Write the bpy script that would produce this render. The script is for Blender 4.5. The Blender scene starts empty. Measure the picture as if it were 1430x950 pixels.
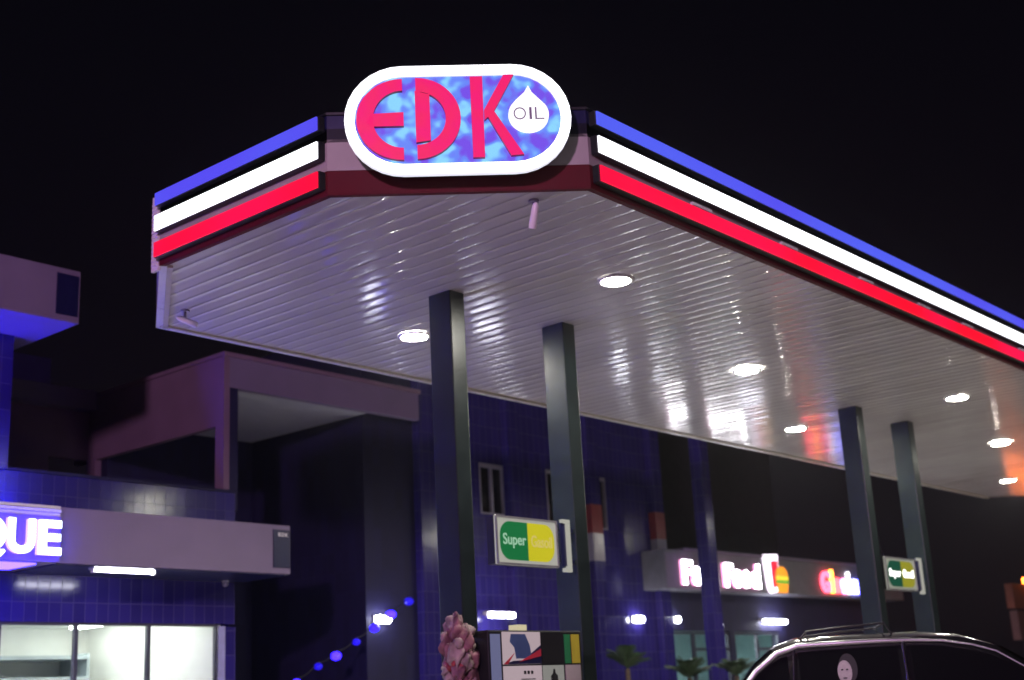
import bpy, math, random
from mathutils import Vector, Matrix
random.seed(7)
S = bpy.context.scene
# ---------------------------------------------------------------- camera
EYE = 1.5
R = Vector((0.65354873, -0.75518339, -0.05071586))
U = Vector((-0.16885168, -0.21078849, 0.96283816))
F = Vector((0.73780971, 0.6206982, 0.26527453))
cam = bpy.data.cameras.new('camera'); co = bpy.data.objects.new('camera', cam)
S.collection.objects.link(co); S.camera = co
co.matrix_world = Matrix(((R.x, U.x, -F.x, 0), (R.y, U.y, -F.y, 0), (R.z, U.z, -F.z, EYE), (0, 0, 0, 1)))
cam.sensor_width = 36; cam.lens = 46.19; cam.clip_start = .1; cam.clip_end = 2000
cam.dof.use_dof = True; cam.dof.focus_distance = 9.6; cam.dof.aperture_fstop = 1.3
# ---------------------------------------------------------------- night sky
w = bpy.data.worlds.new('World'); S.world = w; w.use_nodes = True
nt = w.node_tree; bg = nt.nodes['Background']
tc = nt.nodes.new('ShaderNodeTexCoord'); sx = nt.nodes.new('ShaderNodeSeparateXYZ')
nt.links.new(tc.outputs['Generated'], sx.inputs[0])
cr = nt.nodes.new('ShaderNodeValToRGB'); nt.links.new(sx.outputs['Z'], cr.inputs[0])
cr.color_ramp.elements[0].position = 0.0; cr.color_ramp.elements[0].color = (.0042, .0026, .0046, 1)
cr.color_ramp.elements[1].position = .5; cr.color_ramp.elements[1].color = (.0020, .0017, .0034, 1)
nt.links.new(cr.outputs[0], bg.inputs[0]); bg.inputs[1].default_value = 1.0
S.view_settings.view_transform = 'Standard'; S.view_settings.look = 'None'
S.view_settings.exposure = 0; S.view_settings.gamma = 1

def lamp(name, kind, loc, col, power, size=.3, rot=None, size_y=None):
    l = bpy.data.lights.new(name, kind); l.color = col; l.energy = power
    if kind == 'AREA':
        l.size = size
        if size_y: l.shape = 'RECTANGLE'; l.size_y = size_y
    else: l.shadow_soft_size = size
    o = bpy.data.objects.new(name, l); o.location = loc
    if rot: o.rotation_euler = rot
    S.collection.objects.link(o); return o
# unseen fill light added behind the camera to brighten the fascias
lamp('fascia_fill_light', 'POINT', (-7, -1, 7.5), (1.0, .55, 1.0), 5600, .5)

# ---------------------------------------------------------------- materials
MATS = {}
def nodes(name):
    m = bpy.data.materials.new(name); m.use_nodes = True
    t = m.node_tree; b = t.nodes['Principled BSDF']; MATS[name] = m
    return m, t, b
def N(t, k, **kw):
    n = t.nodes.new(k)
    for a, v in kw.items(): setattr(n, a, v)
    return n
def mat(name, col, rough=.5, metal=0, var=.12, scale=6, bump=0, bscale=40, spec=.5, coat=0):
    m, t, b = nodes(name)
    b.inputs['Roughness'].default_value = rough; b.inputs['Metallic'].default_value = metal
    b.inputs['Specular IOR Level'].default_value = spec; b.inputs['Coat Weight'].default_value = coat
    c = N(t, 'ShaderNodeTexCoord'); n = N(t, 'ShaderNodeTexNoise'); n.inputs['Scale'].default_value = scale
    n.inputs['Detail'].default_value = 6; t.links.new(c.outputs['Object'], n.inputs['Vector'])
    r = N(t, 'ShaderNodeValToRGB'); r.color_ramp.elements[0].position = .3; r.color_ramp.elements[1].position = .7
    r.color_ramp.elements[0].color = (*[x*(1-var) for x in col], 1); r.color_ramp.elements[1].color = (*[min(1, x*(1+var)) for x in col], 1)
    t.links.new(n.outputs['Fac'], r.inputs[0]); t.links.new(r.outputs[0], b.inputs['Base Color'])
    mr = N(t, 'ShaderNodeMapRange'); mr.inputs['To Min'].default_value = max(.02, rough*.8); mr.inputs['To Max'].default_value = min(1, rough*1.25)
    t.links.new(n.outputs['Fac'], mr.inputs['Value']); t.links.new(mr.outputs[0], b.inputs['Roughness'])
    if bump:
        n2 = N(t, 'ShaderNodeTexNoise'); n2.inputs['Scale'].default_value = bscale; t.links.new(c.outputs['Object'], n2.inputs['Vector'])
        bp = N(t, 'ShaderNodeBump'); bp.inputs['Strength'].default_value = bump; bp.inputs['Distance'].default_value = .01
        t.links.new(n2.outputs['Fac'], bp.inputs['Height']); t.links.new(bp.outputs[0], b.inputs['Normal'])
    return m
def emit(name, col, strength, var=0, col2=None, scale=5, base=.1):
    m, t, b = nodes(name)
    b.inputs['Base Color'].default_value = (*[x*base for x in col], 1); b.inputs['Roughness'].default_value = .3
    b.inputs['Emission Color'].default_value = (*col, 1); b.inputs['Emission Strength'].default_value = strength
    if col2:
        c = N(t, 'ShaderNodeTexCoord'); n = N(t, 'ShaderNodeTexNoise'); n.inputs['Scale'].default_value = scale; n.inputs['Detail'].default_value = 1
        t.links.new(c.outputs['Object'], n.inputs['Vector'])
        r = N(t, 'ShaderNodeValToRGB'); r.color_ramp.elements[0].position = .4; r.color_ramp.elements[1].position = .62
        r.color_ramp.elements[0].color = (*col, 1); r.color_ramp.elements[1].color = (*col2, 1)
        t.links.new(n.outputs['Fac'], r.inputs[0]); t.links.new(r.outputs[0], b.inputs['Emission Color'])
    return m
def tilemat(name, col, grout, tw=.165, th=.33, rough=.16, offset=0):
    m, t, b = nodes(name)
    uv = N(t, 'ShaderNodeTexCoord'); br = N(t, 'ShaderNodeTexBrick'); br.offset = offset; br.squash = 1
    br.inputs['Scale'].default_value = 1; br.inputs['Brick Width'].default_value = tw; br.inputs['Row Height'].default_value = th
    br.inputs['Mortar Size'].default_value = .005; br.inputs['Mortar Smooth'].default_value = .3
    br.inputs['Color1'].default_value = (*col, 1); br.inputs['Color2'].default_value = (*[x*.72 for x in col], 1); br.inputs['Mortar'].default_value = (*grout, 1)
    t.links.new(uv.outputs['UV'], br.inputs['Vector']); t.links.new(br.outputs['Color'], b.inputs['Base Color'])
    mr = N(t, 'ShaderNodeMapRange'); mr.inputs['To Min'].default_value = rough; mr.inputs['To Max'].default_value = .8
    t.links.new(br.outputs['Fac'], mr.inputs['Value']); t.links.new(mr.outputs[0], b.inputs['Roughness'])
    n2 = N(t, 'ShaderNodeTexNoise'); n2.inputs['Scale'].default_value = 3.5; n2.inputs['Detail'].default_value = 3; t.links.new(uv.outputs['UV'], n2.inputs['Vector'])
    ad = N(t, 'ShaderNodeMath', operation='SUBTRACT'); mu = N(t, 'ShaderNodeMath', operation='MULTIPLY'); mu.inputs[1].default_value = .5
    t.links.new(n2.outputs['Fac'], mu.inputs[0]); t.links.new(mu.outputs[0], ad.inputs[0]); t.links.new(br.outputs['Fac'], ad.inputs[1])
    bp = N(t, 'ShaderNodeBump'); bp.inputs['Strength'].default_value = .5; bp.inputs['Distance'].default_value = .006
    t.links.new(ad.outputs[0], bp.inputs['Height']); t.links.new(bp.outputs[0], b.inputs['Normal'])
    return m
def glassmat(name, tint, rough=.04, alpha_trans=.8):
    m, t, b = nodes(name)
    out = t.nodes['Material Output']
    g = N(t, 'ShaderNodeBsdfGlossy'); g.inputs['Roughness'].default_value = rough
    tr = N(t, 'ShaderNodeBsdfTransparent'); tr.inputs[0].default_value = (*tint, 1)
    lw = N(t, 'ShaderNodeLayerWeight'); lw.inputs[0].default_value = .5; pw = N(t, 'ShaderNodeMath', operation='POWER'); pw.inputs[1].default_value = 5; t.links.new(lw.outputs['Facing'], pw.inputs[0]); fr = N(t, 'ShaderNodeMath', operation='MULTIPLY_ADD'); fr.inputs[1].default_value = .9; fr.inputs[2].default_value = .05; t.links.new(pw.outputs[0], fr.inputs[0])
    mx = N(t, 'ShaderNodeMixShader'); t.links.new(fr.outputs[0], mx.inputs[0]); t.links.new(tr.outputs[0], mx.inputs[1]); t.links.new(g.outputs[0], mx.inputs[2])
    t.links.new(mx.outputs[0], out.inputs[0]); return m

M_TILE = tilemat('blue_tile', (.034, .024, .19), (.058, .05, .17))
M_TILED = tilemat('dark_and_unlit_tile', (.012, .010, .060), (.018, .016, .055), rough=.62)  # dark tile; on the main block it stands in for unlit blue tile
M_REND = mat('grey_lilac_render', (.205, .165, .255), .75, var=.08, scale=2, bump=.2)
M_REND2 = mat('pink_beige_render', (.22, .14, .20), .8, var=.08, scale=2, bump=.2)
M_SOFF = mat('painted_underside', (.5, .52, .56), .7, var=.06)
M_NAVY = mat('navy_panel', (.012, .013, .06), .3)
M_CREAM = mat('cream_panel', (.40, .36, .34), .6, var=.10, scale=3, spec=.3)
M_DRED = mat('dark_red_panel', (.10, .006, .012), .65, var=.12, scale=3, spec=.2)
M_BLACK = mat('black_metal', (.012, .012, .014), .4, spec=.5)
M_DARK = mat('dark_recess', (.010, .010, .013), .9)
M_COL = mat('dark_teal_paint', (.010, .017, .018), .36, var=.35, scale=2.5, bump=.06, bscale=9, spec=.35)
M_WHITE = mat('white_paint', (.74, .74, .72), .4, var=.04)
M_TRIM = mat('white_trim', (.78, .76, .76), .28, var=.05, scale=4)
M_TRIMC = mat('cream_trim', (.55, .50, .40), .5, var=.08, scale=4)
M_ALU = mat('aluminium_frame', (.34, .33, .36), .35, metal=.6)
M_DFRM = mat('dark_window_frame', (.05, .05, .07), .4)
M_LITE = mat('lilac_frame', (.30, .27, .36), .5)
M_CONC = mat('concrete', (.46, .415, .395), .8, var=.15, scale=1.5, bump=.3)
M_ASPH = mat('asphalt', (.05, .05, .052), .9, var=.3, scale=3, bump=.5, bscale=80)
M_RED = mat('red_paint', (.25, .03, .04), .35, var=.1)
M_WTILE = tilemat('white_tile', (.40, .36, .46), (.28, .25, .33))
M_CHROME = mat('chrome', (.85, .85, .87), .10, metal=1, var=.03)
M_SATIN = mat('satin_metal', (.8, .8, .82), .32, metal=1, var=.03)
M_CARP = mat('black_car_paint', (.012, .012, .014), .18, coat=1)
M_CGLASS = mat('tinted_car_glass', (.006, .006, .008), .05, var=.02)
M_RUB = mat('tyre_rubber', (.02, .02, .02), .8)
M_GLASS = glassmat('window_glass', (.92, .95, .95))
M_DGLASS = mat('dark_window_glass', (.008, .008, .012), .06, var=.02)

# soffit boards: glossy off-white pvc with slight ripples
m, t, b = nodes('glossy_ceiling_board'); M_PVC = m
b.inputs['Roughness'].default_value = .135; b.inputs['Specular IOR Level'].default_value = .85
c = N(t, 'ShaderNodeTexCoord'); mp = N(t, 'ShaderNodeMapping'); mp.inputs['Scale'].default_value = (1.4, .5, 1)
t.links.new(c.outputs['Object'], mp.inputs['Vector'])
n = N(t, 'ShaderNodeTexNoise'); n.inputs['Scale'].default_value = .8; n.inputs['Detail'].default_value = 5; t.links.new(mp.outputs[0], n.inputs['Vector'])
r = N(t, 'ShaderNodeValToRGB'); r.color_ramp.elements[0].position = .3; r.color_ramp.elements[1].position = .72
r.color_ramp.elements[0].color = (.54, .515, .50, 1); r.color_ramp.elements[1].color = (.66, .635, .62, 1)
t.links.new(n.outputs['Fac'], r.inputs[0]); t.links.new(r.outputs[0], b.inputs['Base Color'])
n2 = N(t, 'ShaderNodeTexNoise'); n2.inputs['Scale'].default_value = 5.5; n2.inputs['Detail'].default_value = 2; n2.inputs['Roughness'].default_value = .5
mp2 = N(t, 'ShaderNodeMapping'); mp2.inputs['Scale'].default_value = (1.15, .26, 1); t.links.new(c.outputs['Object'], mp2.inputs['Vector']); t.links.new(mp2.outputs[0], n2.inputs['Vector'])
bp = N(t, 'ShaderNodeBump'); bp.inputs['Strength'].default_value = .55; bp.inputs['Distance'].default_value = .006
t.links.new(n2.outputs['Fac'], bp.inputs['Height']); t.links.new(bp.outputs[0], b.inputs['Normal'])

E_BLUE = emit('blue_led', (.095, .075, .86), 1.0, col2=(.09, .12, .90), scale=.4)
E_WHITE = emit('white_led', (.93, .93, 1.0), 2.6)
E_RED = emit('red_led', (1.0, .004, .028), 1.05, col2=(1.0, .006, .075), scale=.5)
E_PINK = emit('pink_red_led', (.88, .012, .17), 1.0, col2=(.88, .02, .13), scale=6)
E_DOWN = emit('downlight_lens', (1.0, .96, .84), 540)
E_TUBE = emit('tube_light', (.86, .86, 1.0), 40)
E_BULB = emit('bulb_light', (.88, .9, 1.0), 40)
E_LET = emit('white_letter', (.80, .90, 1.0), 5)
E_LETB = emit('blue_letter_edge', (.05, .03, 1.0), 24)
E_FOOD = emit('white_pink_letter', (.95, .95, 1.0), 24)
E_FOODS = emit('pink_letter_edge', (1.0, .35, .65), 2.5)
E_UP = emit('blue_wash_fill', (.045, .025, 1.0), 260)

# mottled blue sign face
m, t, b = nodes('mottled_blue_face'); E_MOT = m
c = N(t, 'ShaderNodeTexCoord'); n = N(t, 'ShaderNodeTexNoise'); n.inputs['Scale'].default_value = 7.5; n.inputs['Detail'].default_value = 1.2
t.links.new(c.outputs['Object'], n.inputs['Vector'])
r = N(t, 'ShaderNodeValToRGB'); e = r.color_ramp.elements; r.color_ramp.interpolation = 'EASE'
e[0].position = .36; e[0].color = (.17, .07, .74, 1); e[1].position = .66; e[1].color = (.25, .66, 1.0, 1)
x = e.new(.50); x.color = (.13, .24, .88, 1)
t.links.new(n.outputs['Fac'], r.inputs[0]); t.links.new(r.outputs[0], b.inputs['Emission Color']); b.inputs['Emission Strength'].default_value = 1.0
b.inputs['Base Color'].default_value = (.03, .05, .15, 1); b.inputs['Roughness'].default_value = .25

# ---------------------------------------------------------------- mesh helpers
class MB:
    def __init__(s): s.v = []; s.f = []; s.sm = []; s.mi = []; s.mats = []
    def add(s, vs, fs, smooth=False, mi=0):
        o = len(s.v); s.v += [tuple(x) for x in vs]
        for f in fs: s.f.append([i+o for i in f]); s.sm.append(smooth); s.mi.append(mi)
        return s
    def box(s, a, b, mi=0):
        (x0, y0, z0), (x1, y1, z1) = a, b
        vs = [(x0, y0, z0), (x1, y0, z0), (x1, y1, z0), (x0, y1, z0), (x0, y0, z1), (x1, y0, z1), (x1, y1, z1), (x0, y1, z1)]
        return s.add(vs, [(0, 3, 2, 1), (4, 5, 6, 7), (0, 1, 5, 4), (1, 2, 6, 5), (2, 3, 7, 6), (3, 0, 4, 7)], mi=mi)
    def cbox(s, c, d, mi=0):
        return s.box([c[i]-d[i]/2 for i in range(3)], [c[i]+d[i]/2 for i in range(3)], mi)
    def prism(s, poly, o, u, w, n, d, mi=0, side_mi=None, smooth=False):
        """2D poly (u,w) at origin o, extruded from o to o+n*d; front cap at +n"""
        k = len(poly); o = Vector(o); u = Vector(u); w = Vector(w); n = Vector(n)
        a = [o+u*p[0]+w*p[1] for p in poly]; b_ = [p+n*d for p in a]
        s.add(a+b_, [list(range(k, 2*k))], mi=mi)
        s.add(a+b_, [list(range(k))[::-1]]+[[i, (i+1) % k, (i+1) % k+k, i+k] for i in range(k)], smooth, side_mi if side_mi is not None else mi)
        return s
    def ringprism(s, outer, inner, o, u, w, n, d, mi=0, side_mi=None):
        k = len(outer); o = Vector(o); u = Vector(u); w = Vector(w); n = Vector(n)
        P = lambda p, z: o+u*p[0]+w*p[1]+n*z
        vs = [P(p, 0) for p in outer]+[P(p, 0) for p in inner]+[P(p, d) for p in outer]+[P(p, d) for p in inner]
        sm = side_mi if side_mi is not None else mi
        for i in range(k):
            j = (i+1) % k
            s.add([vs[2*k+i], vs[2*k+j], vs[3*k+j], vs[3*k+i]], [(0, 1, 2, 3)], mi=mi)
            s.add([vs[i], vs[j], vs[2*k+j], vs[2*k+i]], [(0, 1, 2, 3)], mi=sm)
            s.add([vs[k+i], vs[3*k+i], vs[3*k+j], vs[k+j]], [(0, 1, 2, 3)], mi=sm)
            s.add([vs[i], vs[k+i], vs[k+j], vs[j]], [(0, 1, 2, 3)], mi=sm)
        return s
    def tube(s, pts, r, seg=8, mi=0, cap=True):
        pts = [Vector(p) for p in pts]; rr = r if isinstance(r, (list, tuple)) else [r]*len(pts)
        vs = []; fs = []
        for i, p in enumerate(pts):
            d = (pts[min(i+1, len(pts)-1)]-pts[max(i-1, 0)]).normalized()
            a = Vector((0, 0, 1)) if abs(d.z) < .9 else Vector((1, 0, 0))
            e1 = d.cross(a).normalized(); e2 = d.cross(e1)
            for k in range(seg):
                th = 2*math.pi*k/seg; vs.append(p+(e1*math.cos(th)+e2*math.sin(th))*rr[i])
        for i in range(len(pts)-1):
            for k in range(seg):
                fs.append((i*seg+k, i*seg+(k+1) % seg, (i+1)*seg+(k+1) % seg, (i+1)*seg+k))
        s.add(vs, fs, True, mi)
        if cap: s.add(vs, [list(range(seg))[::-1], list(range(len(vs)-seg, len(vs)))], False, mi)
        return s
    def blob(s, c, r, seed=0, seg=14, jit=.12, mi=0):
        rnd = random.Random(seed); vs = []; fs = []; rings = seg//2
        ph = [rnd.uniform(0, 6) for _ in range(6)]
        for i in range(rings+1):
            th = math.pi*i/rings
            for k in range(seg):
                f = 2*math.pi*k/seg; q = 1+jit*(math.sin(3*f+ph[0]+2*th)+.6*math.sin(5*th+ph[1]+f*2)+.4*math.sin(7*f+ph[2]))
                vs.append((c[0]+r[0]*q*math.sin(th)*math.cos(f), c[1]+r[1]*q*math.sin(th)*math.sin(f), c[2]+r[2]*q*math.cos(th)))
        for i in range(rings):
            for k in range(seg): fs.append((i*seg+k, i*seg+(k+1) % seg, (i+1)*seg+(k+1) % seg, (i+1)*seg+k))
        return s.add(vs, fs, True, mi)
    def build(s, name, mats, parent=None, bevel=0, loc=None):
        me = bpy.data.meshes.new(name); off = Vector(loc) if loc else Vector((0, 0, 0))
        me.from_pydata([tuple(Vector(v)-off) for v in s.v], [], s.f)
        for mm in (mats if isinstance(mats, (list, tuple)) else [mats]): me.materials.append(mm)
        uvl = me.uv_layers.new(name='UVMap')
        for p in me.polygons:
            p.use_smooth = s.sm[p.index]; p.material_index = s.mi[p.index]
            nn = p.normal; ax = max(range(3), key=lambda i: abs(nn[i]))
            for li in p.loop_indices:
                q = me.vertices[me.loops[li].vertex_index].co+off
                uvl.data[li].uv = (q.y, q.z) if ax == 0 else (q.x, q.z) if ax == 1 else (q.x, q.y)
        o = bpy.data.objects.new(name, me); S.collection.objects.link(o)
        if loc: o.location = loc
        if parent:
            o.parent = parent; o.location = off-parent.matrix_world_loc if False else off-Vector(parent.get('_w', (0, 0, 0)))
            o['_w'] = tuple(off)
        else: o['_w'] = tuple(off)
        if bevel:
            bm = o.modifiers.new('bevel', 'BEVEL'); bm.width = bevel; bm.segments = 2; bm.limit_method = 'ANGLE'
        return o
def thing(name, loc, label, cat, group=None):
    o = bpy.data.objects.new(name, None); S.collection.objects.link(o); o.location = loc; o.empty_display_size = .2
    o['_w'] = tuple(loc); o['label'] = label; o['category'] = cat
    if group: o['group'] = group
    return o
def tag(o, label, cat, group=None):
    o['label'] = label; o['category'] = cat
    if group: o['group'] = group
    return o
def struct(o): o['kind'] = 'structure'; return o
def copy_tree(o, parent=None, loc=None):
    c = o.copy(); S.collection.objects.link(c); c.parent = parent
    if loc is not None: c.location = loc
    for ch in list(o.children): copy_tree(ch, c)
    return c
def B(name, a, b, m, parent=None, bevel=0): return MB().box(a, b).build(name, m, parent, bevel)
# frames given by (o, u, w, n)
XZ = ((0, 0, 0), (1, 0, 0), (0, 0, 1), (0, -1, 0))   # faces the forecourt (-Y)

def glyph_mesh(ch, u0, u1, z0, z1, o, u, w, n, depth, bold=.02, mb=None, mi=0, side_mi=0, font_round=False):
    cu = bpy.data.curves.new('t', 'FONT'); cu.body = ch; cu.extrude = .1; cu.offset = bold; cu.resolution_u = 5
    to = bpy.data.objects.new('t', cu); S.collection.objects.link(to)
    dg = bpy.context.evaluated_depsgraph_get(); me = bpy.data.meshes.new_from_object(to.evaluated_get(dg))
    xs = [v.co.x for v in me.vertices]; ys = [v.co.y for v in me.vertices]
    ax, bx, ay, by = min(xs), max(xs), min(ys), max(ys)
    o = Vector(o); u = Vector(u); w = Vector(w); n = Vector(n)
    mb = mb or MB()
    vs = [o+u*(u0+(v.co.x-ax)/(bx-ax)*(u1-u0))+w*(z0+(v.co.y-ay)/(by-ay)*(z1-z0))+n*((v.co.z+.1)/.2*depth) for v in me.vertices]
    base = len(mb.v); mb.v += [tuple(q) for q in vs]
    for p in me.polygons:
        mb.f.append([i+base for i in p.vertices]); mb.sm.append(False)
        mb.mi.append(mi if p.normal.z > .5 else side_mi)
    S.collection.objects.unlink(to); bpy.data.objects.remove(to); bpy.data.curves.remove(cu); bpy.data.meshes.remove(me)
    return mb
def stadium(hw, hh, k=16, cx=0, cz=0):
    pts = []; r = hh
    for i in range(k+1):
        a = -math.pi/2+math.pi*i/k; pts.append((cx+hw-r+r*math.cos(a), cz+r*math.sin(a)))
    for i in range(k+1):
        a = math.pi/2+math.pi*i/k; pts.append((cx-hw+r+r*math.cos(a), cz+r*math.sin(a)))
    return pts
def rrect(hw, hh, r, cx=0, cz=0, k=6):
    pts = []
    for (sx, sz, a0) in ((1, -1, -90), (1, 1, 0), (-1, 1, 90), (-1, -1, 180)):
        for i in range(k+1):
            a = math.radians(a0+90*i/k); pts.append((cx+sx*(hw-r)+r*math.cos(a), cz+sz*(hh-r)+r*math.sin(a)))
    return pts

# ================================================================ SETTING
struct(B('ground', (-250, -250, -.3), (350, 350, 0), M_ASPH))
fo = MB().box((-4, 2.5, .004), (34, 13.4, .03)); struct(fo.build('forecourt', M_CONC))
struct(MB().box((0, 13.4, .004), (34, 15.2, .15)).build('pavement', M_CONC))
struct(MB().box((5, 7.9, .03), (24, 9.4, .18)).build('pump_island', M_WHITE, bevel=.02))

# ================================================================ CANOPY
ZS = 5.5; X0, X1, Y0, Y1 = 6.53, 30.2, 5.80, 11.48
PLAN = [(6.62, 7.42), (8.10, 5.89), (30.2, 5.89), (31.7, 7.39), (31.7, 9.9), (30.2, 11.40), (7.74, 11.40), (6.62, 9.72)]
canopy = thing('station_canopy', (18, 8.64, ZS), 'large white-soffit filling station canopy with chamfered corner and glowing blue white and red edge strips', 'canopy')
def lo(x): return 7.42-(x-6.62)*(1.53/1.48) if x < 8.10 else 5.89 if x < 30.2 else 5.89+(x-30.2)*1.06
def hi(x): return 9.72+(x-6.62)*(1.68/1.12) if x < 7.74 else 11.40 if x < 30.2 else 11.40-(x-30.2)*1.06
mb = MB(); x = 6.63; k = 0
while x < 31.68:
    wdt = .2; xe = min(x+wdt, 31.69); tilt = random.uniform(-.0011, .0011); NY = 26
    prof = [(0, .0025), (.004, .0), (.05, -.0004), (.1, -.0005), (.15, -.0004), (.196, .0), (.2, .0025)]
    ph = random.uniform(0, 6); ph2 = random.uniform(0, 6); vs = []
    for (px, pz) in prof:
        xx = min(x+px, xe); a, b_ = lo(xx)+.02, hi(xx)-.02
        for j in range(NY+1):
            y = a+(b_-a)*j/NY
            z = ZS+pz+tilt*(px-.1)/.1+.0012*math.sin(y*2.1+ph)+.0008*math.sin(y*4.7+ph2)+.004*math.sin(x*.7+y*.5)
            vs.append((xx, y, z))
    fs = []
    for i in range(len(prof)-1):
        for j in range(NY): q = i*(NY+1)+j; fs.append((q, q+1, q+NY+2, q+NY+1))
    mb.add(vs, fs, True); x += wdt
mb.build('soffit', M_PVC, canopy)
# fascia bands round the plan (closed), each band a strip with thickness
def band(name, z0, z1, m, off=0.0, th=.05):
    mb = MB(); k = len(PLAN); cx, cy = 19.1, 8.64
    def outp(i, d):
        p0 = Vector(PLAN[i-1]); p1 = Vector(PLAN[i]); p2 = Vector(PLAN[(i+1) % k])
        n1 = Vector(((p1-p0).y, -(p1-p0).x)).normalized(); n2 = Vector(((p2-p1).y, -(p2-p1).x)).normalized()
        nn = (n1+n2).normalized(); return p1+nn*(d/max(.3, nn.dot(n1)))
    for i in range(k):
        j = (i+1) % k; a, b_ = outp(i, off), outp(j, off); c_, d_ = outp(j, off-th), outp(i, off-th)
        vs = [(a.x, a.y, z0), (b_.x, b_.y, z0), (c_.x, c_.y, z0), (d_.x, d_.y, z0), (a.x, a.y, z1), (b_.x, b_.y, z1), (c_.x, c_.y, z1), (d_.x, d_.y, z1)]
        mb.add(vs, [(0, 3, 2, 1), (4, 5, 6, 7), (0, 1, 5, 4), (2, 3, 7, 6)])
    return mb.build(name, m, canopy)
band('fascia_band', 5.502, 5.70, M_DRED)
band('fascia_band', 5.703, 5.975, M_CREAM)
band('fascia_band', 5.978, 6.185, M_NAVY)
band('capping', 6.188, 6.21, M_BLACK, .015, .1)
MB().prism([(p[0], p[1]) for p in PLAN], (0, 0, 5.95), (1, 0, 0), (0, 1, 0), (0, 0, 1), .12).build('roof_deck', M_BLACK, canopy)
# inner edge trims (two-step moulding along the far side and the far-left chamfer, a thin lip on the near side)
def edge_trim(name, pts, inset, wd, z0, z1, m):
    mb = MB()
    for (a, b_) in zip(pts[:-1], pts[1:]):
        a = Vector(a); b_ = Vector(b_); d = (b_-a).normalized(); n = Vector((-d.y, d.x))
        q = [a+n*inset, b_+n*inset, b_+n*(inset+wd), a+n*(inset+wd)]
        mb.prism([(p.x, p.y) for p in q], (0, 0, z0), (1, 0, 0), (0, 1, 0), (0, 0, 1), z1-z0)
    return mb.build(name, m, canopy)
far = [(30.2, 11.40), (7.74, 11.40), (6.62, 9.72)]
edge_trim('edge_trim', far, .0, .07, 5.488, 5.4995, M_TRIM)
edge_trim('edge_trim', far, .072, .05, 5.475, 5.5015, M_TRIMC)
edge_trim('edge_trim', [(6.62, 9.72), (6.62, 7.42), (8.10, 5.89), (30.2, 5.89)], .0, .05, 5.49, 5.5005, M_DRED)
# LED strips
def led(name_lab, p, q, out, z0, z1, m, th=.07):
    p = Vector(p); q = Vector(q); out = Vector(out); mb = MB(); d = (q-p).normalized(); zm = (z0+z1)/2
    a = [p+out*.004, q+out*.004, q+out*th, p+out*th]
    mb.prism([(v.x, v.y) for v in a], (0, 0, z0-.006), (1, 0, 0), (0, 1, 0), (0, 0, 1), z1-z0+.012)
    c_ = mb.build('led_strip', M_BLACK, canopy, bevel=.004)
    c_['label'] = name_lab
    a = [p+d*.012+out*(th+.001), q-d*.012+out*(th+.001), q-d*.012+out*(th+.016), p+d*.012+out*(th+.016)]
    MB().prism([(v.x, v.y) for v in a], (0, 0, z0), (1, 0, 0), (0, 1, 0), (0, 0, 1), z1-z0).build('light_diffuser', m, c_)
for (z0, z1, m, nm) in ((6.05, 6.165, E_BLUE, 'blue'), (5.80, 5.945, E_WHITE, 'white'), (5.548, 5.685, E_RED, 'red')):
    led('%s glowing strip on the short left edge' % nm, (6.62, 7.44), (6.62, 9.70), (-1, 0), z0, z1, m)
    led('%s glowing strip on the long right edge' % nm, (8.13, 5.89), (30.1, 5.89), (0, -1), z0, z1, m)
# joints / clips on the panel gaps
for xx in (9.6, 11.2, 12.9, 14.4, 15.7, 17.6, 20.3): MB().box((xx, 5.862, 5.735), (xx+.32, 5.889, 5.765)).build('cable_clip', M_TRIM, canopy)
mb = MB()
mb.box((6.61, 9.73, 5.45), (6.64, 9.83, 6.18))
for i in range(14): mb.box((6.60, 9.74, 5.5+i*.045), (6.625, 9.82, 5.521+i*.045))
mb.build('corner_ribs', M_TRIM, canopy)

# ---------------------------------------------------------------- corner sign
SU = Vector((.696, -.718, 0)); SN = Vector((-.718, -.696, 0)); SO = Vector((7.30, 6.595, 0)); W3 = Vector((0, 0, 1))
sc = SO+SN*.10+W3*6.025
sign = thing('illuminated_sign', sc, 'rounded illuminated EDK OIL sign with glowing white rim on the canopy corner', 'sign')
P2 = lambda d: SO+SN*d
MB().prism(stadium(.885, .445, cx=0, cz=6.025), P2(.03), SU, W3, SN, .09).build('sign_box', M_BLACK, sign)
MB().prism(stadium(.845, .40, cx=0, cz=6.025), P2(.121), SU, W3, SN, .012).build('sign_face', E_MOT, sign)
MB().ringprism(stadium(.910, .470, cz=6.025), stadium(.828, .382, cz=6.025), P2(.10), SU, W3, SN, .055, 0, 1).build('rim', [E_WHITE, emit('rim_side_glow', (.9, .88, 1.0), 1.0)], sign)
def ell(cx, cz, rx, rz, a0, a1, k=22): return [(cx+rx*math.cos(math.radians(a0+(a1-a0)*i/k)), cz+rz*math.sin(math.radians(a0+(a1-a0)*i/k))) for i in range(k+1)]
def strokes(polys, dep=.035, m=E_PINK):
    mb = MB()
    for p in polys: mb.prism(p, P2(.134), SU, W3, SN, dep, 0, 1)
    o = mb.build('letter', [m, M_DLET], sign); return o
M_DLET = mat('deep_red_return', (.35, .01, .03), .4)
def arcstroke(cx, cz, rx, rz, ix, iz, a0, a1):
    # quads so that concave shapes triangulate safely
    o_ = ell(cx, cz, rx, rz, a0, a1); i_ = ell(cx, cz, ix, iz, a0, a1); return [[o_[k], o_[k+1], i_[k+1], i_[k]] for k in range(len(o_)-1)]
strokes(arcstroke(-.442, 6.025, .372, .352, .240, .248, 270, 90)+[[(-.735, 6.0), (-.70, 6.075), (-.437, 6.085), (-.437, 5.965), (-.70, 5.965)]])['label'] = 'letter E'
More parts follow.
